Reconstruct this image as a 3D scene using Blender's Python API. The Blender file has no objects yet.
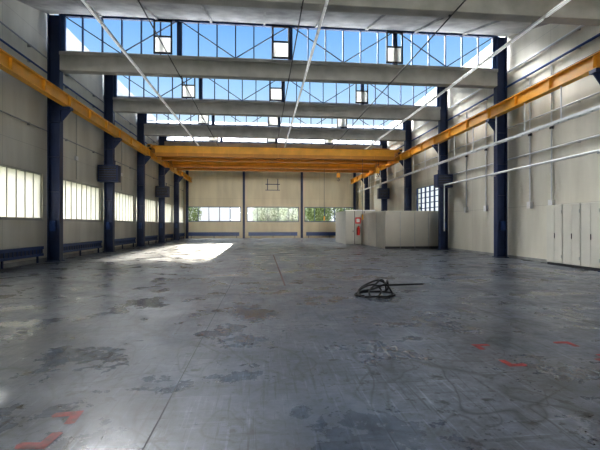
import bpy, math, random
from mathutils import Vector, Matrix
random.seed(7)
S=bpy.context.scene
S.view_settings.view_transform='Standard'
S.view_settings.look='None'
S.view_settings.gamma=0.90
S.view_settings.exposure=0.08

# ---------------------------------------------------------------- materials
def newmat(name):
    m=bpy.data.materials.new(name); m.use_nodes=True
    nt=m.node_tree; nt.nodes.clear()
    out=nt.nodes.new('ShaderNodeOutputMaterial')
    return m,nt,out
def N(nt,t,**kw):
    n=nt.nodes.new(t)
    for k,v in kw.items():
        if k in n.inputs: n.inputs[k].default_value=v
        else: setattr(n,k,v)
    return n
def simple(name,col,rough=0.5,metal=0.0,var=0.12,scale=3.0,spec=0.5,bump=0.0,emit=0):
    m,nt,out=newmat(name)
    b=N(nt,'ShaderNodeBsdfPrincipled'); b.inputs['Roughness'].default_value=rough
    b.inputs['Metallic'].default_value=metal; b.inputs['Specular IOR Level'].default_value=spec
    tc=N(nt,'ShaderNodeTexCoord'); no=N(nt,'ShaderNodeTexNoise'); no.inputs['Scale'].default_value=scale
    no.inputs['Detail'].default_value=6
    nt.links.new(tc.outputs['Object'],no.inputs['Vector'])
    r=N(nt,'ShaderNodeValToRGB')
    r.color_ramp.elements[0].position=0.3; r.color_ramp.elements[1].position=0.7
    r.color_ramp.elements[0].color=(*[c*(1-var) for c in col],1)
    r.color_ramp.elements[1].color=(*[min(1,c*(1+var)) for c in col],1)
    nt.links.new(no.outputs['Fac'],r.inputs['Fac']); nt.links.new(r.outputs['Color'],b.inputs['Base Color'])
    if bump:
        bp=N(nt,'ShaderNodeBump'); bp.inputs['Strength'].default_value=bump; bp.inputs['Distance'].default_value=0.02
        nt.links.new(no.outputs['Fac'],bp.inputs['Height']); nt.links.new(bp.outputs['Normal'],b.inputs['Normal'])
    if emit:
        b.inputs['Emission Color'].default_value=(*col,1); b.inputs['Emission Strength'].default_value=emit
    nt.links.new(b.outputs['BSDF'],out.inputs['Surface'])
    return m

def wallmat(name,col,axis,panel_w,panel_h):
    m,nt,out=newmat(name)
    b=N(nt,'ShaderNodeBsdfPrincipled'); b.inputs['Roughness'].default_value=0.55
    tc=N(nt,'ShaderNodeTexCoord'); sp=N(nt,'ShaderNodeSeparateXYZ'); nt.links.new(tc.outputs['Object'],sp.inputs[0])
    cb=N(nt,'ShaderNodeCombineXYZ')
    nt.links.new(sp.outputs[axis],cb.inputs[0]); nt.links.new(sp.outputs[2],cb.inputs[1])
    br=N(nt,'ShaderNodeTexBrick'); br.offset=0.0
    br.inputs['Scale'].default_value=1.0; br.inputs['Brick Width'].default_value=panel_w
    br.inputs['Row Height'].default_value=panel_h; br.inputs['Mortar Size'].default_value=0.014
    br.inputs['Mortar Smooth'].default_value=0.3
    br.inputs['Color1'].default_value=(*col,1); br.inputs['Color2'].default_value=(*[c*0.95 for c in col],1)
    br.inputs['Mortar'].default_value=(*[c*0.80 for c in col],1)
    nt.links.new(cb.outputs[0],br.inputs['Vector'])
    no=N(nt,'ShaderNodeTexNoise'); no.inputs['Scale'].default_value=0.6; no.inputs['Detail'].default_value=8
    mp=N(nt,'ShaderNodeMapping'); mp.inputs['Scale'].default_value=(2,2,0.4)
    nt.links.new(tc.outputs['Object'],mp.inputs[0]); nt.links.new(mp.outputs[0],no.inputs['Vector'])
    r=N(nt,'ShaderNodeValToRGB'); r.color_ramp.elements[0].position=0.3; r.color_ramp.elements[0].color=(.82,.81,.79,1)
    r.color_ramp.elements[1].position=0.65; r.color_ramp.elements[1].color=(1,1,1,1)
    nt.links.new(no.outputs['Fac'],r.inputs[0])
    mx=N(nt,'ShaderNodeMix',data_type='RGBA',blend_type='MULTIPLY'); mx.inputs['Factor'].default_value=1
    nt.links.new(br.outputs['Color'],mx.inputs['A']); nt.links.new(r.outputs[0],mx.inputs['B'])
    nt.links.new(mx.outputs['Result'],b.inputs['Base Color'])
    nt.links.new(b.outputs[0],out.inputs[0])
    return m

def floormat():
    m,nt,out=newmat('worn_concrete_floor')
    b=N(nt,'ShaderNodeBsdfPrincipled')
    tc=N(nt,'ShaderNodeTexCoord')
    def noise(scale,detail=8,ms=(1,1,1),rot=0,rough=.6,dist=0,off=0):
        mp=N(nt,'ShaderNodeMapping'); mp.inputs['Scale'].default_value=ms; mp.inputs['Rotation'].default_value=(0,0,rot)
        mp.inputs['Location'].default_value=(off,off*.7,0)
        nt.links.new(tc.outputs['Object'],mp.inputs[0])
        n=N(nt,'ShaderNodeTexNoise'); n.inputs['Scale'].default_value=scale; n.inputs['Detail'].default_value=detail
        n.inputs['Roughness'].default_value=rough; n.inputs['Distortion'].default_value=dist
        nt.links.new(mp.outputs[0],n.inputs['Vector']); return n
    def ramp(n,*stops):
        r=N(nt,'ShaderNodeValToRGB'); e=r.color_ramp.elements
        for i,(p,c) in enumerate(stops):
            c=c if isinstance(c,tuple) else (c,c,c)
            if i<2: e[i].position=p; q=e[i]
            else: q=e.new(p)
            q.color=(*c,1)
        nt.links.new(n.outputs['Fac'],r.inputs[0]); return r
    def mul(a,bb,f=1.0):
        mx=N(nt,'ShaderNodeMix',data_type='RGBA',blend_type='MULTIPLY')
        if isinstance(f,float): mx.inputs['Factor'].default_value=f
        else: nt.links.new(f,mx.inputs['Factor'])
        nt.links.new(a,mx.inputs['A']); nt.links.new(bb,mx.inputs['B']); return mx.outputs['Result']
    def contour(scale,w,dark,off,ms=(1,1,1),rot=0):
        n=noise(scale,2,ms=ms,rot=rot,rough=.4,dist=.4,off=off)
        return ramp(n,(.5-w,1.0),(.5+w,1.0),(.5,dark))
    c=ramp(noise(0.3,10),(0.3,(.078,.090,.114)),(0.7,(.155,.175,.208))).outputs[0]
    c=mul(c,ramp(noise(8,12,rough=.72),(0.33,.60),(0.62,1.22)).outputs[0])
    c=mul(c,ramp(noise(.8,12,rough=.7,off=5),(0.38,.50),(0.60,1.15)).outputs[0])
    mask=ramp(noise(.5,4,off=9),(.36,0.0),(.50,1.0)).outputs[0]
    mask2=ramp(noise(.4,4,off=21),(.36,0.0),(.50,1.0)).outputs[0]
    fl=ramp(noise(4.5,7,rough=.65,off=3),(0.355,.12),(0.41,1.0)).outputs[0]
    c=mul(c,fl,mask)
    c=mul(c,ramp(noise(11,6,rough=.65,off=8),(0.36,.25),(0.41,1.0)).outputs[0],mask2)
    k1=contour(.45,.005,.35,2).outputs[0]; k2=contour(.7,.007,.35,13,ms=(1,.6,1)).outputs[0]; k3=contour(1.1,.009,.5,31,ms=(1,.5,1),rot=.5).outputs[0]
    c=mul(c,k1,mask); c=mul(c,k2,mask2); c=mul(c,k3,mask)
    c=mul(c,ramp(noise(3.5,6,ms=(6,.3,1),rot=.25,off=4),(0.36,.35),(0.42,1.0)).outputs[0],.75)
    c=mul(c,ramp(noise(3,6,ms=(.3,6,1),rot=.5,off=6),(0.35,.45),(0.41,1.0)).outputs[0],.65)
    c=mul(c,ramp(noise(4,6,ms=(6,.25,1),rot=-.08,off=14),(0.57,1.0),(0.64,1.7)).outputs[0],.8)
    c=mul(c,ramp(noise(3,6,ms=(.4,6,1),rot=.9,off=17),(0.59,1.0),(0.66,1.6)).outputs[0],.7)
    nt.links.new(c,b.inputs['Base Color'])
    rr=ramp(noise(.9,12,rough=.68,off=2),(0.36,.19),(0.64,.46))
    nt.links.new(rr.outputs[0],b.inputs['Roughness'])
    b.inputs['Specular IOR Level'].default_value=.52
    bp=N(nt,'ShaderNodeBump'); bp.inputs['Strength'].default_value=.12; bp.inputs['Distance'].default_value=.02
    nb=noise(5,8); nt.links.new(nb.outputs['Fac'],bp.inputs['Height']); nt.links.new(bp.outputs[0],b.inputs['Normal'])
    nt.links.new(b.outputs[0],out.inputs[0])
    return m

def glassmat(name,tint,gl=0.004):
    m,nt,out=newmat(name)
    t=N(nt,'ShaderNodeBsdfTransparent'); t.inputs[0].default_value=(*tint,1)
    g=N(nt,'ShaderNodeBsdfGlossy'); g.inputs['Roughness'].default_value=.05
    mx=N(nt,'ShaderNodeMixShader'); mx.inputs[0].default_value=gl
    nt.links.new(t.outputs[0],mx.inputs[1]); nt.links.new(g.outputs[0],mx.inputs[2]); nt.links.new(mx.outputs[0],out.inputs[0])
    return m
def frostmat(name,col):
    m,nt,out=newmat(name)
    t=N(nt,'ShaderNodeBsdfTranslucent'); t.inputs[0].default_value=(*col,1)
    g=N(nt,'ShaderNodeBsdfPrincipled'); g.inputs['Base Color'].default_value=(*col,1); g.inputs['Roughness'].default_value=.4
    mx=N(nt,'ShaderNodeMixShader'); mx.inputs[0].default_value=.55
    nt.links.new(t.outputs[0],mx.inputs[1]); nt.links.new(g.outputs[0],mx.inputs[2]); nt.links.new(mx.outputs[0],out.inputs[0])
    return m

CREAM=(.82,.79,.69)
M_wallL=wallmat('cream_panels_left',CREAM,1,3.0,2.4)
M_wallR=wallmat('cream_panels_right',CREAM,1,3.0,2.4)
M_wallB=wallmat('cream_panels_back',(.82,.76,.58),0,3.53,2.4)
M_floor=floormat()
M_conc=simple('roof_concrete',(.38,.38,.37),.85,0,.28,1.5,bump=.2)
M_conc2=simple('beam_concrete',(.47,.465,.45),.85,0,.2,1.3,bump=.2)
M_rooftop=simple('roofing_felt',(.55,.56,.57),.9,0,.1,1)
M_blue=simple('navy_steel_paint',(.012,.030,.10),.45,0,.2,2)
M_blue2=simple('blue_enamel',(.017,.06,.22),.4,0,.12,2)
M_frame=simple('window_frame_blue',(.02,.055,.15),.4,0,.1,2)
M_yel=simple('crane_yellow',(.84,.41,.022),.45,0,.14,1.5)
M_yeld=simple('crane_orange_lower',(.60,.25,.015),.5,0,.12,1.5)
M_white=simple('white_enamel',(.9,.9,.89),.35,0,.03,2)
M_lamp=simple('strip_tube',(.92,.94,.95),.3,0,.01,2,emit=.35)
M_cab=simple('cabinet_beige',(.74,.72,.64),.4,0,.05,1)
M_part=simple('partition_grey_cream',(.50,.48,.42),.5,0,.07,1)
M_wf=simple('grey_window_frame',(.54,.53,.48),.5,0,.05,1)
M_dark=simple('dark_metal',(.03,.03,.035),.45,0,.2,4)
M_rub=simple('black_rubber',(.006,.006,.006),.5,0,.2,8)
M_steel=simple('galvanised_steel',(.40,.41,.41),.5,.2,.1,4)
M_pipe=simple('silver_pipe',(.82,.84,.85),.35,.1,.05,4)
M_red=simple('red_floor_paint',(.24,.012,.012),.5,0,.6,14)
M_redx=simple('red_enamel',(.75,.02,.015),.3,0,.05,3)
M_joint=simple('joint_filler',(.055,.055,.06),.8,0,.5,6)
M_rust=simple('rust_joint',(.11,.05,.04),.8,0,.3,6)
M_glass=glassmat('clear_glass',(.97,.98,.99))
M_frost=frostmat('frosted_polycarbonate',(.90,.89,.85))
M_bark=simple('bark',(.10,.07,.045),.9,0,.3,6)
M_leaf=simple('foliage',(.11,.15,.045),.7,0,.5,2)
M_grass=simple('grass',(.22,.23,.14),.95,0,.3,.5)

# ---------------------------------------------------------------- mesh builder
class B:
    def __init__(s,name): s.name=name; s.v=[]; s.f=[]; s.m=[]; s.mats=[]; s.smooth=[]
    def mi(s,m):
        if m not in s.mats: s.mats.append(m)
        return s.mats.index(m)
    def add(s,vs,fs,m,sm=False):
        o=len(s.v); s.v+= [tuple(v) for v in vs]; i=s.mi(m)
        for f in fs: s.f.append([o+k for k in f]); s.m.append(i); s.smooth.append(sm)
    def box(s,x0,x1,y0,y1,z0,z1,m):
        if x0>x1:x0,x1=x1,x0
        if y0>y1:y0,y1=y1,y0
        vs=[(x0,y0,z0),(x1,y0,z0),(x1,y1,z0),(x0,y1,z0),(x0,y0,z1),(x1,y0,z1),(x1,y1,z1),(x0,y1,z1)]
        s.add(vs,[(0,3,2,1),(4,5,6,7),(0,1,5,4),(1,2,6,5),(2,3,7,6),(3,0,4,7)],m)
    def bar(s,p,q,w,h,m):
        p=Vector(p);q=Vector(q);d=(q-p).normalized()
        up=Vector((0,0,1)) if abs(d.z)<.95 else Vector((0,1,0))
        a=d.cross(up).normalized(); b=a.cross(d).normalized()
        vs=[]
        for c in (p,q):
            for i,j in ((-1,-1),(1,-1),(1,1),(-1,1)): vs.append(c+a*i*w/2+b*j*h/2)
        s.add(vs,[(0,1,2,3),(7,6,5,4),(0,4,5,1),(1,5,6,2),(2,6,7,3),(3,7,4,0)],m)
    def cyl(s,p,q,r,m,n=10,r2=None):
        p=Vector(p);q=Vector(q);d=(q-p).normalized()
        up=Vector((0,0,1)) if abs(d.z)<.95 else Vector((0,1,0))
        a=d.cross(up).normalized(); b=a.cross(d).normalized(); r2=r if r2 is None else r2
        vs=[p+(a*math.cos(2*math.pi*k/n)+b*math.sin(2*math.pi*k/n))*r for k in range(n)]
        vs+=[q+(a*math.cos(2*math.pi*k/n)+b*math.sin(2*math.pi*k/n))*r2 for k in range(n)]
        s.add(vs,[(k,(k+1)%n,n+(k+1)%n,n+k) for k in range(n)],m,True)
        s.add(vs[:n],[tuple(range(n))[::-1]],m); s.add(vs[n:],[tuple(range(n))],m)
    def tube(s,pts,r,m,n=8):
        pts=[Vector(p) for p in pts]; rings=[]; prev=None
        for i,p in enumerate(pts):
            d=(pts[min(i+1,len(pts)-1)]-pts[max(i-1,0)]).normalized()
            if prev is None:
                up=Vector((0,0,1)) if abs(d.z)<.9 else Vector((1,0,0)); a=d.cross(up).normalized()
            else: a=(prev-d*prev.dot(d)).normalized()
            prev=a; b=d.cross(a)
            rings.append([p+(a*math.cos(2*math.pi*k/n)+b*math.sin(2*math.pi*k/n))*r for k in range(n)])
        vs=[v for R in rings for v in R]; fs=[]
        for i in range(len(rings)-1):
            for k in range(n): fs.append((i*n+k,i*n+(k+1)%n,(i+1)*n+(k+1)%n,(i+1)*n+k))
        fs.append(tuple(range(n))[::-1]); fs.append(tuple((len(rings)-1)*n+k for k in range(n)))
        s.add(vs,fs,m,True)
    def done(s,bevel=0):
        me=bpy.data.meshes.new(s.name)
        me.from_pydata(s.v,[],s.f)
        for m in s.mats: me.materials.append(m)
        me.polygons.foreach_set('material_index',s.m); me.polygons.foreach_set('use_smooth',s.smooth); me.update()
        o=bpy.data.objects.new(s.name,me); bpy.context.collection.objects.link(o)
        if bevel:
            md=o.modifiers.new('bevel','BEVEL'); md.width=bevel; md.segments=2; md.limit_method='ANGLE'
        return o

# ---------------------------------------------------------------- dimensions
XL,XR=-9.3,11.85
YB,Y0=47.8,-6.2
GR=[-6.2+6*i for i in range(10)]     # grid lines … 47.8
ZB0,ZB1,ZR=8.2,9.0,10.75
CL,CR=-8.9,11.45

b=B('floor'); b.box(XL-.3,XR+.3,Y0-.3,YB+.3,-.25,0,M_floor); b.done()
b=B('ground'); b.box(-90,90,-60,YB+130,-.6,-.3,M_grass); b.done()

# walls
t=.3
def wall_side(name,x0,x1,mat,openings):
    b=B(name)
    ys=[Y0]
    for (a,c,z0,z1) in openings:
        b.box(x0,x1,ys[-1],a,0,11,mat); b.box(x0,x1,a,c,0,z0,mat); b.box(x0,x1,a,c,z1,11,mat); ys.append(c)
    b.box(x0,x1,ys[-1],YB+.3,0,11,mat); b.done()
opL=[(g+.2,g+5.8,1.8,3.75) for g in GR[:-1]]
wall_side('wall_left',XL-t,XL,M_wallL,opL)
opR=[(24.6,29.2,2.0,4.4)]
wall_side('wall_right',XR,XR+t,M_wallR,opR)
bays=[(-8.95,-2.55),(-1.85,4.5),(5.2,11.5)]
b=B('wall_back'); x=XL
for a,c in bays:
    b.box(x,a,YB,YB+t,0,9,M_wallB); b.box(a,c,YB,YB+t,0,2.0,M_wallB); b.box(a,c,YB,YB+t,3.8,9,M_wallB); x=c
b.box(x,XR,YB,YB+t,0,9,M_wallB); b.done()
b=B('wall_front')   # unseen wall behind the camera, high opening added to admit the rear fill
b.box(XL,-8.5,Y0-t,Y0,0,9,M_wallB); b.box(11,XR,Y0-t,Y0,0,9,M_wallB); b.box(-8.5,11,Y0-t,Y0,7.6,9,M_wallB); b.box(-8.5,11,Y0-t,Y0,0,3.0,M_wallB); b.done()

# ceiling: saw-tooth shed roofs
b=B('ceiling')
for i in range(len(GR)-1):
    ya,yb=GR[i]+.18,GR[i+1]+.18
    za,zb=ZB1,ZR
    vs=[(XL,ya,za),(XR,ya,za),(XR,yb,zb),(XL,yb,zb),(XL,ya,za+.2),(XR,ya,za+.2),(XR,yb,zb+.2),(XL,yb,zb+.2)]
    b.add(vs,[(0,3,2,1)],M_conc); b.add(vs,[(4,5,6,7),(0,1,5,4),(1,2,6,5),(2,3,7,6),(3,0,4,7)],M_rooftop)
    for k in range(1,9):   # slab ribs
        xx=XL+(XR-XL)*k/9
        b.bar((xx,ya+.1,za-.02),(xx,yb-.35,zb-.12),.10,.14,M_conc)
b.done()
for i,g in enumerate(GR):
    b=B('roof_beam'); b.box(CL+.27,CR-.27,g-.2,g+.2,ZB0,ZB1,M_conc2)
    b.box(CL+.27,CR-.27,g-.26,g-.2,ZB1-.16,ZB1,M_conc2); b.done(.015)

# clerestory windows
wn=1
for i,g in enumerate(GR):
    if i==0: continue
    b=B('window_%d'%wn); wn+=1
    xa,xb=CL+.3,CR-.3; z0,z1=ZB1,ZR-.06
    b.box(xa,xb,g+.02,g+.03,z0+.05,z1-.05,M_glass)
    b.box(xa,xb,g-.04,g+.09,z0,z0+.07,M_frame); b.box(xa,xb,g-.04,g+.09,z1-.09,z1,M_frame)
    n=24
    for k in range(n+1):
        x=xa+(xb-xa)*k/n
        w=.11 if k%6==0 else .024
        b.box(x-w,x+w,g-.03,g+.08,z0,z1,M_frame)
    # long raking braces
    n2=8
    for k in range(n2):
        x1=xa+(xb-xa)*k/n2; x2=xa+(xb-xa)*(k+1)/n2
        if k%2==0: b.bar((x1,g-.1,z1-.05),(x2,g-.1,z0+.05),.04,.04,M_frame)
        else: b.bar((x1,g-.1,z0+.05),(x2,g-.1,z1-.05),.04,.04,M_frame)
    for xc in (-4.35,.85,6.15):  # opening vents
        b.box(xc-.40,xc+.40,g-.15,g-.09,z0+.84,z0+.90,M_dark); b.box(xc-.40,xc+.40,g-.15,g-.09,z1-.18,z1-.1,M_dark)
        b.box(xc-.40,xc+.40,g-.15,g-.09,z0+.1,z0+.18,M_dark)
        b.box(xc-.40,xc-.33,g-.15,g-.09,z0+.1,z1-.1,M_dark); b.box(xc+.33,xc+.40,g-.15,g-.09,z0+.1,z1-.1,M_dark)
        b.box(xc-.33,xc+.33,g-.075,g-.065,z0+.18,z0+.84,M_frost); b.box(xc-.33,xc+.33,g+.09,g+.11,z0+.9,z1-.18,M_glass)
    if i<4: b.box(8.4,9.05,g-.35,g-.16,z0+.02,z0+1.5,M_dark)
    b.done()

# side windows left (frosted)
for (a,c,z0,z1) in opL:
    b=B('window_%d'%wn); wn+=1
    b.box(XL-.10,XL-.08,a,c,z0,z1,M_frost)
    n=10
    for k in range(n+1):
        y=a+(c-a)*k/n; y=min(max(y,a+.03),c-.03)
        b.box(XL-.12,XL-.06,y-.018,y+.018,z0,z1,M_wf)
    for z in (z0+.03,z1-.03): b.box(XL-.12,XL-.04,a,c,z-.03,z+.03,M_wf)
    b.box(XL-.08,XL+.04,a,c,z0-.05,z0,M_wf)
    b.done()
a,c,z0,z1=opR[0]
b=B('window_%d'%wn); wn+=1
b.box(XR+.12,XR+.13,a,c,z0,z1,M_glass)
for k in range(7):
    y=a+.03+(c-a-.06)*k/6; b.box(XR+.06,XR+.16,y-.035,y+.035,z0,z1,M_blue2)
for k in range(7):
    z=z0+.03+(z1-z0-.06)*k/6; b.box(XR+.07,XR+.15,a,c,z-.025,z+.025,M_blue2)
b.done()
for a,c in bays:
    b=B('window_%d'%wn); wn+=1
    b.box(a,c,YB+.12,YB+.13,2.0,3.8,M_glass)
    n=5
    for k in range(n+1):
        x=a+.04+(c-a-.08)*k/n; b.box(x-.04,x+.04,YB+.06,YB+.18,2.0,3.8,M_frame)
    for z in (2.04,3.76): b.box(a,c,YB+.06,YB+.18,z-.04,z+.04,M_frame)
    b.box(a,c,YB-.08,YB+.06,1.95,2.0,M_wf)
    b.done()

# columns
def column(x,y,side):
    b=B('steel_column'); d=.25
    for sx in (-1,1): b.box(x+sx*d,x+sx*(d-.03),y-.15,y+.15,.04,ZR-.12,M_blue)
    b.box(x-d,x+d,y-.012,y+.012,.04,ZR-.12,M_blue)
    b.box(x-d-.05,x+d+.05,y-.2,y+.2,0,.04,M_blue)
    for z in (1.5,3,4.5,6.0,7.5): b.box(x-d+.02,x+d-.02,y-.14,y+.14,z-.01,z+.01,M_blue)
    s=side
    xe=x+s*(d+.42)
    b.box(x+s*d,xe,y-.14,y+.14,6.54,6.66,M_blue)
    vs=[(x+s*d,y-.02,6.0),(x+s*d,y-.02,6.54),(xe,y-.02,6.54),(x+s*d,y+.02,6.0),(x+s*d,y+.02,6.54),(xe,y+.02,6.54)]
    b.add(vs,[(0,1,2),(3,5,4),(0,2,5,3),(0,3,4,1),(1,4,5,2)],M_blue)
    b.cyl((x-s*.2,y-.2,0),(x-s*.2,y-.2,6.2),.025,M_blue,8)
    b.box(x-.1,x+.1,y-.26,y-.15,1.3,1.75,M_blue2)
    b.done()
for g in GR[1:-1]:
    column(CL,g,1); column(CR,g,-1)
for x in (-2.2,4.85,CL,CR):
    b=B('steel_column'); b.box(x-.13,x+.13,YB-.34,YB-.31,0,ZB0,M_blue); b.box(x-.13,x+.13,YB-.05,YB-.02,0,ZB0,M_blue)
    b.box(x-.02,x+.02,YB-.34,YB-.02,0,ZB0,M_blue); b.done()

# runway beams
RL,RR=-8.38,10.93
for x in (RL,RR):
    b=B('crane_runway_beam')
    b.box(x-.14,x+.14,Y0+.1,YB-.4,6.66,6.70,M_yel); b.box(x-.14,x+.14,Y0+.1,YB-.4,7.12,7.16,M_yel)
    b.box(x-.02,x+.02,Y0+.1,YB-.4,6.70,7.12,M_yel); b.box(x-.04,x+.04,Y0+.1,YB-.4,7.16,7.23,M_dark)
    yy=Y0+2
    while yy<YB-1: b.box(x-.13,x+.13,yy-.01,yy+.01,6.7,7.12,M_yel); yy+=2
    b.done()

# cranes
def crane(y,hx,hook):
    b=B('overhead_crane')
    za,zb=6.78,7.62
    for yy in (y,y+1.9):
        b.box(RL+.25,RR-.25,yy-.2,yy+.2,za+.1,zb,M_yel)
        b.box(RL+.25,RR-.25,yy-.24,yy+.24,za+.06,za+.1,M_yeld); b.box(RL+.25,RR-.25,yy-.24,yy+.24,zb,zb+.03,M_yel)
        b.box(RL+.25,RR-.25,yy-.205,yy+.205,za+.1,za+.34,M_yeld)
        b.box(RL+.25,RR-.25,yy-.05,yy+.05,zb+.03,zb+.08,M_dark)
        for k in range(1,10):
            x=RL+(RR-RL)*k/10; b.box(x-.01,x+.01,yy-.22,yy+.22,za+.1,zb,M_yel)
    for x in (RL,RR):
        b.box(x-.14,x+.14,y-.9,y+2.8,7.38,7.62,M_yel)
        b.box(x-.3,x+.3,y-.25,y+2.15,7.4,7.66,M_yel)
        for yy in (y-.6,y+2.5): b.cyl((x-.06,yy,7.38),(x+.06,yy,7.38),.15,M_dark,16)
        for yy in (y-.98,y+2.8): b.box(x-.1,x+.1,yy,yy+.08,7.4,7.55,M_dark)
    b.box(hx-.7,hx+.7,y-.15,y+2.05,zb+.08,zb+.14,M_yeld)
    b.cyl((hx-.5,y+.95,zb-.05),(hx+.5,y+.95,zb-.05),.2,M_dark,16); b.box(hx+.5,hx+.8,y+.75,y+1.15,zb-.3,zb+.1,M_blue2)
    for dx in (-.1,.1): b.cyl((hx+dx,y+.95,hook+.4),(hx+dx,y+.95,zb-.1),.012,M_dark,6)
    b.box(hx-.16,hx+.16,y+.85,y+1.05,hook,hook+.45,M_yel)
    hk=[(hx,y+.95,hook),(hx,y+.95,hook-.12)]+[(hx+.1*math.sin(a),y+.95,hook-.22+.1*math.cos(a)) for a in [i*.4 for i in range(0,12)]]
    b.tube(hk,.025,M_dark,6)
    b.tube([(hx-1.6,y-.3,za+.1),(hx-1.6,y-.3,2.4)],.015,M_dark,6); b.box(hx-1.66,hx-1.54,y-.35,y-.25,2.0,2.4,M_yel)
    b.done()
crane(30.9,9.6,5.9); crane(36.5,7.4,6.2)

# strip lights
for x in (-5.1,1.86,8.7):
    b=B('strip_light')
    b.box(x-.045,x+.045,3,43.5,7.98,8.04,M_white)
    y=3.1
    while y<43:
        b.cyl((x,y,7.95),(x,y+1.5,7.95),.025,M_lamp,8); y+=1.65
    for g in GR:
        if 3<g<43: b.cyl((x,g,8.04),(x,g,8.199),.01,M_steel,6)
    b.done()
for x,z in ((-3.6,8.12),(1.2,8.14),(5.9,8.12)):
    b=B('cable_conduit'); b.cyl((x,2,z),(x,46,z),.022,M_dark,8)
    for g in GR:
        if 2<g<46: b.box(x-.03,x+.03,g-.02,g+.02,z,8.199,M_dark)
    b.done()
# wall pipes
for x,z,r,m in ((XL+.12,8.1,.04,M_blue2),(XL+.14,8.7,.03,M_steel),(XL+.10,5.6,.025,M_steel),(XR-.14,8.2,.05,M_blue2),(XR-.12,8.9,.05,M_pipe),(XR-.16,7.6,.045,M_pipe),(XR-.1,6.2,.035,M_pipe),(XR-.1,4.7,.04,M_pipe)):
    b=B('wall_pipe')
    ys=Y0+.2
    ye=24 if z<5 else YB-.3
    b.cyl((x,ys,z),(x,ye,z),r,m,10)
    k=ys+1.5
    while k<ye:
        b.box(min(x,XL if x<0 else XR),max(x,XL if x<0 else XR),k-.02,k+.02,z-.05,z+.05,M_steel); k+=3
    b.done()
# cable tray + pipes on the right wall
b=B('cable_tray')
x=10.85
b.box(x-.02,x,4,44,5.34,5.44,M_pipe); b.box(x+.14,x+.16,4,44,5.34,5.44,M_pipe)
y=4
while y<44: b.box(x,x+.14,y,y+.03,5.36,5.38,M_steel); y+=.5
y=5.3
while y<44:
    b.box(x+.055,x+.095,y,y+.04,5.38,6.655,M_pipe) ; y+=2
b.cyl((x+.07,4,5.41),(x+.07,44,5.41),.03,M_dark,6); b.done()
b=B('compressed_air_pipe')
b.cyl((11.0,2,4.0),(11.0,22.7,4.0),.05,M_pipe,12)
for g in GR[2:5]: b.box(10.97,11.195,g-.03,g+.03,3.91,3.95,M_steel)
b.cyl((11.0,22.7,4.0),(11.0,22.7,1.2),.03,M_pipe,10); b.done()
b=B('wall_conduit')
for y in (14.9,16.2,19.6,21.6):
    b.cyl((XR-.05,y,2.6),(XR-.05,y,8.1),.03,M_pipe,8); b.box(XR-.12,XR,y-.12,y+.12,2.3,2.6,M_white)
    b.box(XR-.1,XR,y-.06,y+.06,5.5,5.75,M_dark)
b.done()
b=B('wall_conduit')
for y in (13.8,20.5,26.8):
    b.cyl((XL+.05,y,3.85),(XL+.05,y,8.0),.02,M_wf,8); b.box(XL,XL+.1,y-.1,y+.1,4.8,5.0,M_white)
b.done()

# unit heaters
def heater(x,y,z,w=1.1,h=.95):
    b=B('unit_heater')
    b.box(x-w/2,x+w/2,y-.8,y-.29,z-h/2,z+h/2,M_blue)
    b.box(x-w/2+.08,x+w/2-.08,y-.82,y-.8,z-h/2+.08,z+h/2-.08,M_dark)
    for k in range(6):
        zz=z-h/2+.14+k*(h-.28)/5; b.bar((x-w/2+.08,y-.84,zz),(x+w/2-.08,y-.84,zz),.05,.02,M_blue2)
    for dx in (-.3,.3): b.cyl((x+dx,y-.5,z+h/2),(x+dx,y-.5,z+h/2+.28),.03,M_blue,8)
    b.box(x-.1,x+.1,y-.29,y-.155,z-.1,z+.1,M_blue)
    b.done(.01)
heater(-8.7,23.8,4.5); heater(11.2,23.8,4.3,w=1.0,h=.8); heater(-8.7,35.8,4.5); heater(11.2,35.8,4.5,w=1.0)

# convectors (left + back)
def conv(p0,p1,ax):
    b=B('heating_convector')
    if ax=='y':
        x=p0[0]; ya,yb=p0[1],p1[1]
        b.box(x,x+.16,ya,yb,.56,.68,M_blue2); b.box(x,x+.16,ya,yb,.28,.38,M_blue2)
        b.box(x+.02,x+.12,ya,yb,.38,.56,M_blue)
        n=int((yb-ya)/.25)
        for k in range(n): y=ya+k*.25; b.box(x+.12,x+.145,y,y+.04,.38,.56,M_blue2)
        for y in (ya+.3,(ya+yb)/2,yb-.3): b.box(x+.04,x+.1,y-.03,y+.03,0,.28,M_blue)
    else:
        y=p0[1]; xa,xb=p0[0],p1[0]
        b.box(xa,xb,y-.16,y,.56,.72,M_blue2); b.box(xa,xb,y-.16,y,.28,.38,M_blue2); b.box(xa,xb,y-.12,y-.02,.38,.56,M_blue2)
        for x in (xa+.3,(xa+xb)/2,xb-.3): b.box(x-.03,x+.03,y-.1,y-.04,0,.28,M_blue)
    b.done()
for g in GR[:-1]: conv((XL+.04,g+.5),(XL+.04,g+5.5),'y')
for a,c in bays: conv((a+.2,YB-.04),(c-.2,YB-.04),'x')
b=B('baseboard_left'); b.box(XL,XL+.03,Y0,YB,0,.16,M_conc); b.done()
b=B('baseboard_right'); b.box(XR-.03,XR,Y0,YB,0,.12,M_conc); b.done()

# cabinets right
b=B('metal_cabinet'); xf=11.3
for k in range(3):
    y0=12.05+.84*k; y1=y0+.82
    b.box(xf+.02,XR-.04,y0,y1,.1,2.35,M_cab)
    for j in range(2):
        a=y0+.01+j*.405; b.box(xf,xf+.02,a,a+.395,.12,2.33,M_cab)
    b.box(xf-.025,xf,y0+.37,y0+.39,1.05,1.25,M_dark)
    for z in (.3,2.0): b.box(xf-.012,xf,y0+.02,y0+.05,z,z+.12,M_steel)
b.box(xf+.04,XR-.04,12.05,14.55,0,.1,M_dark); b.done(.006)

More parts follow.
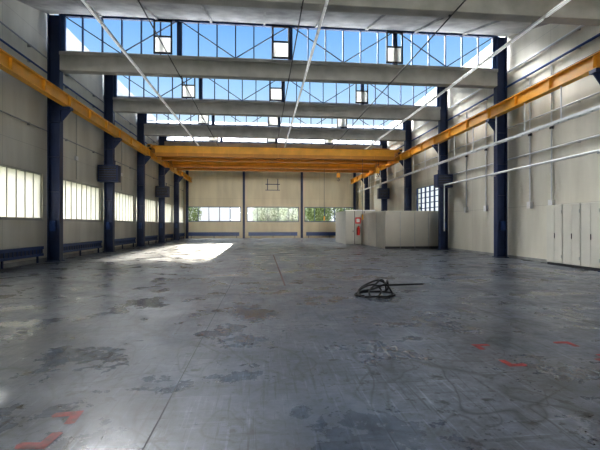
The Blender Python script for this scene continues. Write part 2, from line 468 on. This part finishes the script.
# partition cabin far right
b=B('partition_cabin')
xa=8.15
b.box(xa,11.1,25.2,25.28,0,2.45,M_part); b.box(11.1,11.8,25.2,25.28,0,2.45,M_part)
b.box(xa,xa+.08,25.28,31.5,0,2.45,M_part)
for x in (9.15,10.15,11.1): b.box(x-.02,x+.02,25.17,25.2,0,2.45,M_steel)
for y in (27.2,29.2): b.box(xa-.02,xa,y-.02,y+.02,0,2.45,M_steel)
b.box(xa-.02,11.8,25.16,25.32,2.45,2.52,M_wf)
b.box(xa-.02,xa+.1,25.32,31.5,2.45,2.52,M_wf)
b.box(xa-.03,11.8,25.17,25.2,0,.15,M_dark)
b.done()
b=B('partition_cabin')
b.box(6.85,9.3,31.6,31.68,0,2.75,M_wf); b.box(6.85,6.93,31.68,36,0,2.75,M_wf); b.box(6.83,9.32,31.56,31.72,2.75,2.82,M_white)
for x in (7.6,8.4): b.box(x-.02,x+.02,31.57,31.6,.0,2.75,M_dark)
b.box(7.45,7.5,31.55,31.6,1.0,1.12,M_dark)
b.done()
b=B('fire_extinguisher'); x,y=7.85,31.30
b.cyl((x,y,.75),(x,y,1.35),.12,M_redx,16); b.cyl((x,y,1.35),(x,y,1.45),.12,M_redx,16,r2=.03); b.box(x-.03,x+.03,y-.06,y+.03,1.45,1.52,M_dark)
b.tube([(x+.03,y,1.48),(x+.16,y,1.4),(x+.17,y,1.2),(x+.15,y,.95)],.015,M_dark,6); b.box(x-.04,x+.04,y+.12,y+.29,.9,1.1,M_dark); b.done()
b=B('sign_board'); b.box(7.65,8.1,31.54,31.56,1.7,2.2,M_redx); b.box(7.74,8.01,31.53,31.54,1.8,2.1,M_white); b.done()

# back wall service frame
b=B('wall_bracket_frame')
for x in (.65,1.9): b.box(x-.04,x+.04,YB-.3,YB-.22,5.8,7.2,M_blue); b.box(x-.03,x+.03,YB-.22,YB,6.9,6.96,M_blue); b.box(x-.03,x+.03,YB-.22,YB,6.0,6.06,M_blue)
b.box(.4,2.15,YB-.3,YB-.22,6.5,6.58,M_blue); b.box(.4,2.15,YB-.3,YB-.22,5.8,5.86,M_blue)
b.done()

# floor joints and marks
b=B('floor_joint')
for x in (-6.8,-.82,5.2,9.4): b.box(x-.004,x+.004,Y0,YB,0,.002,M_joint)
for g in GR[3:]: b.box(XL+.1,XR-.1,g-3-.005,g-3+.005,0,.0015,M_joint)
b.done()
b=B('rust_strip'); b.box(.56,.61,10,20.5,0,.004,M_rust); b.done()
def Lmark(x,y,fx,fy,r=0):
    b=B('floor_marking')
    w=.08;l=.21;z=.003
    def T(px,py): 
        px*=fx;py*=fy; c,s_=math.cos(r),math.sin(r); return (x+px*c-py*s_,y+px*s_+py*c,z)
    vs=[T(0,0),T(l,0),T(l+.02,w*.6),T(l,w),T(w,w),T(w,l),T(w*.4,l+.01),T(0,l)]
    b.add(vs,[tuple(range(8))],M_red); b.done()
Lmark(-1.48,3.42,-1,-1,.1); Lmark(-1.5,2.86,-1,1,-.1)
Lmark(2.7,4.83,1,-1); Lmark(2.7,4.03,1,1); Lmark(4.05,4.83,-1,-1); Lmark(4.05,4.1,-1,1)

# black bent hose bundle with a rod
def cat(P,n=8):
    P=[Vector(p) for p in P]; P=[P[0]]+P+[P[-1]]; out=[]
    for i in range(1,len(P)-2):
        for k in range(n):
            t=k/n; a,b_,c,d=P[i-1],P[i],P[i+1],P[i+2]
            out.append(.5*((2*b_)+(c-a)*t+(2*a-5*b_+4*c-d)*t*t+(3*b_-a-3*c+d)*t**3))
    out.append(P[-2]); return out
b=B('hose_coil')
cx,cy=2.52,8.5; r_=.02
def H(pts,r=r_): b.tube(cat([(cx+x*1.1,cy+y*1.25,max(z*.98,r)) for x,y,z in pts]),r,M_rub,8)
H([(-.40,-.10,.0),(-.33,.0,.14),(-.12,.08,.25),(.08,.1,.31),(.22,.0,.24),(.30,-.12,.05),(.2,-.22,.0)])
H([(-.42,.02,.0),(-.30,-.05,.10),(-.05,-.1,.17),(.18,-.05,.26),(.28,.1,.30),(.33,.2,.1),(.3,.28,0)])
H([(-.38,-.2,.0),(-.36,-.1,.12),(-.22,.0,.19),(.0,.05,.22),(.1,-.05,.12),(.0,-.2,.0)])
H([(-.30,-.25,.0),(-.1,-.3,.03),(.15,-.28,.02),(.34,-.15,.0),(.36,.1,.02),(.2,.25,.0),(-.1,.25,.02),(-.35,.12,.0),(-.44,-.08,.02),(-.3,-.22,.04)])
H([(-.2,-.3,.0),(-.18,-.15,.12),(-.02,.0,.22),(.16,.12,.32),(.26,.15,.2),(.28,.18,.0)])
H([(-.05,-.02,.21),(.3,.04,.21),(.7,.12,.20),(1.1,.2,.19)],.02)
b.done()

# trees outside
def tree(name,seed):
    random.seed(seed); b=B(name)
    b.cyl((0,0,-.3),(0,0,3.2),.16,M_bark,8,r2=.09)
    for k in range(9):
        a=random.uniform(0,6.28); z=random.uniform(1.6,3.2); L=random.uniform(1,2)
        b.cyl((0,0,z),(L*math.cos(a),L*math.sin(a),z+random.uniform(.8,2)),.06,M_bark,6,r2=.02)
    for k in range(2600):
        while True:
            p=Vector((random.uniform(-1,1),random.uniform(-1,1),random.uniform(-1,1)))
            if .35<p.length<1: break
        p=Vector((p.x*2.4,p.y*2.4,p.z*2.5+3.4)); s=random.uniform(.09,.2)
        d1=Vector((random.gauss(0,1),random.gauss(0,1),random.gauss(0,1))).normalized(); d2=d1.orthogonal().normalized()
        b.add([p-d1*s,p+d2*s*.5,p+d1*s,p-d2*s*.5],[(0,1,2,3)],M_leaf)
    return b.done()
ta=tree('tree',3)
ta.location=(.6,66,0)
for (x,y,s,r) in ((4.9,64,1.1,1),(9.8,67,1,2),(14.5,65,1.15,3),(19.2,69,1.2,4),(-14,75,1.1,5),(24.5,66,1.2,2.2),(2.2,75,1.2,.4),(10.6,76,1.25,2.5)):
    o=bpy.data.objects.new('tree',ta.data); o.location=(x,y,0); o.scale=(s,s,s); o.rotation_euler=(0,0,r); bpy.context.collection.objects.link(o)
b=B('hedge')
random.seed(11)
for k in range(8000):
    p=Vector((random.uniform(-16,26),random.uniform(82,83.2),-.3+random.random()**.7*2.6)); s=random.uniform(.12,.26)
    d1=Vector((random.gauss(0,1),random.gauss(0,1),random.gauss(0,1))).normalized(); d2=d1.orthogonal().normalized()
    b.add([p-d1*s,p+d2*s*.5,p+d1*s,p-d2*s*.5],[(0,1,2,3)],M_leaf)
b.done()

# ---------------------------------------------------------------- world
w=bpy.data.worlds.new('World'); S.world=w; w.use_nodes=True; nt=w.node_tree; nt.nodes.clear()
out=N(nt,'ShaderNodeOutputWorld'); bg=N(nt,'ShaderNodeBackground'); bg.inputs['Strength'].default_value=1.08
tc=N(nt,'ShaderNodeTexCoord'); sp=N(nt,'ShaderNodeSeparateXYZ'); r=N(nt,'ShaderNodeValToRGB')
nt.links.new(tc.outputs['Generated'],sp.inputs[0]); nt.links.new(sp.outputs[2],r.inputs[0])
e=r.color_ramp.elements; e[0].position=0.0; e[0].color=(.95,.97,1,1); e[1].position=.8; e[1].color=(.08,.26,.68,1)
x=e.new(.20); x.color=(.78,.92,1,1); x=e.new(.33); x.color=(.42,.69,1,1); x=e.new(.47); x.color=(.20,.47,.92,1)
nt.links.new(r.outputs[0],bg.inputs[0]); nt.links.new(bg.outputs[0],out.inputs[0])

def sun(name,d,strength,angle,col):
    l=bpy.data.lights.new(name,'SUN'); l.energy=strength; l.angle=math.radians(angle); l.color=col
    o=bpy.data.objects.new(name,l); bpy.context.collection.objects.link(o)
    o.rotation_euler=Vector(d).to_track_quat('-Z','Y').to_euler(); o.location=(0,60,40)
sun('sky_fill',(.42,-.50,-.80),35,58,(1,.985,.965))  # added soft fill to brighten the interior, on top of the world sky
sun('rear_fill',(.0,1,-.03),2.2,14,(1,.97,.92))  # added frontal fill from behind the camera, no known source there
def spot(name,P,T,E,ang,blend,sz):
    l=bpy.data.lights.new(name,'SPOT'); l.energy=E; l.color=(1,.9,.74); l.spot_size=math.radians(ang); l.spot_blend=blend; l.shadow_soft_size=sz
    o=bpy.data.objects.new(name,l); bpy.context.collection.objects.link(o)
    o.location=P; o.rotation_euler=(Vector(T)-Vector(P)).to_track_quat('-Z','Y').to_euler()
spot('low_sun',(-4.0,140,14.9),(-4.55,YB,2.9),1.3e7,2.45,.03,.6)
spot('sun_shaft',(-2.62,28.4,29.7),(-2.62,3.5,0),4e5,1.0,.1,.1)

cam=bpy.data.cameras.new('camera'); cam.sensor_width=36; cam.lens=36*390/600; cam.clip_end=500
co=bpy.data.objects.new('camera',cam); bpy.context.collection.objects.link(co)
co.location=(0,0,1.55); co.rotation_euler=(math.radians(90.05),0,math.radians(-5.55)); S.camera=co
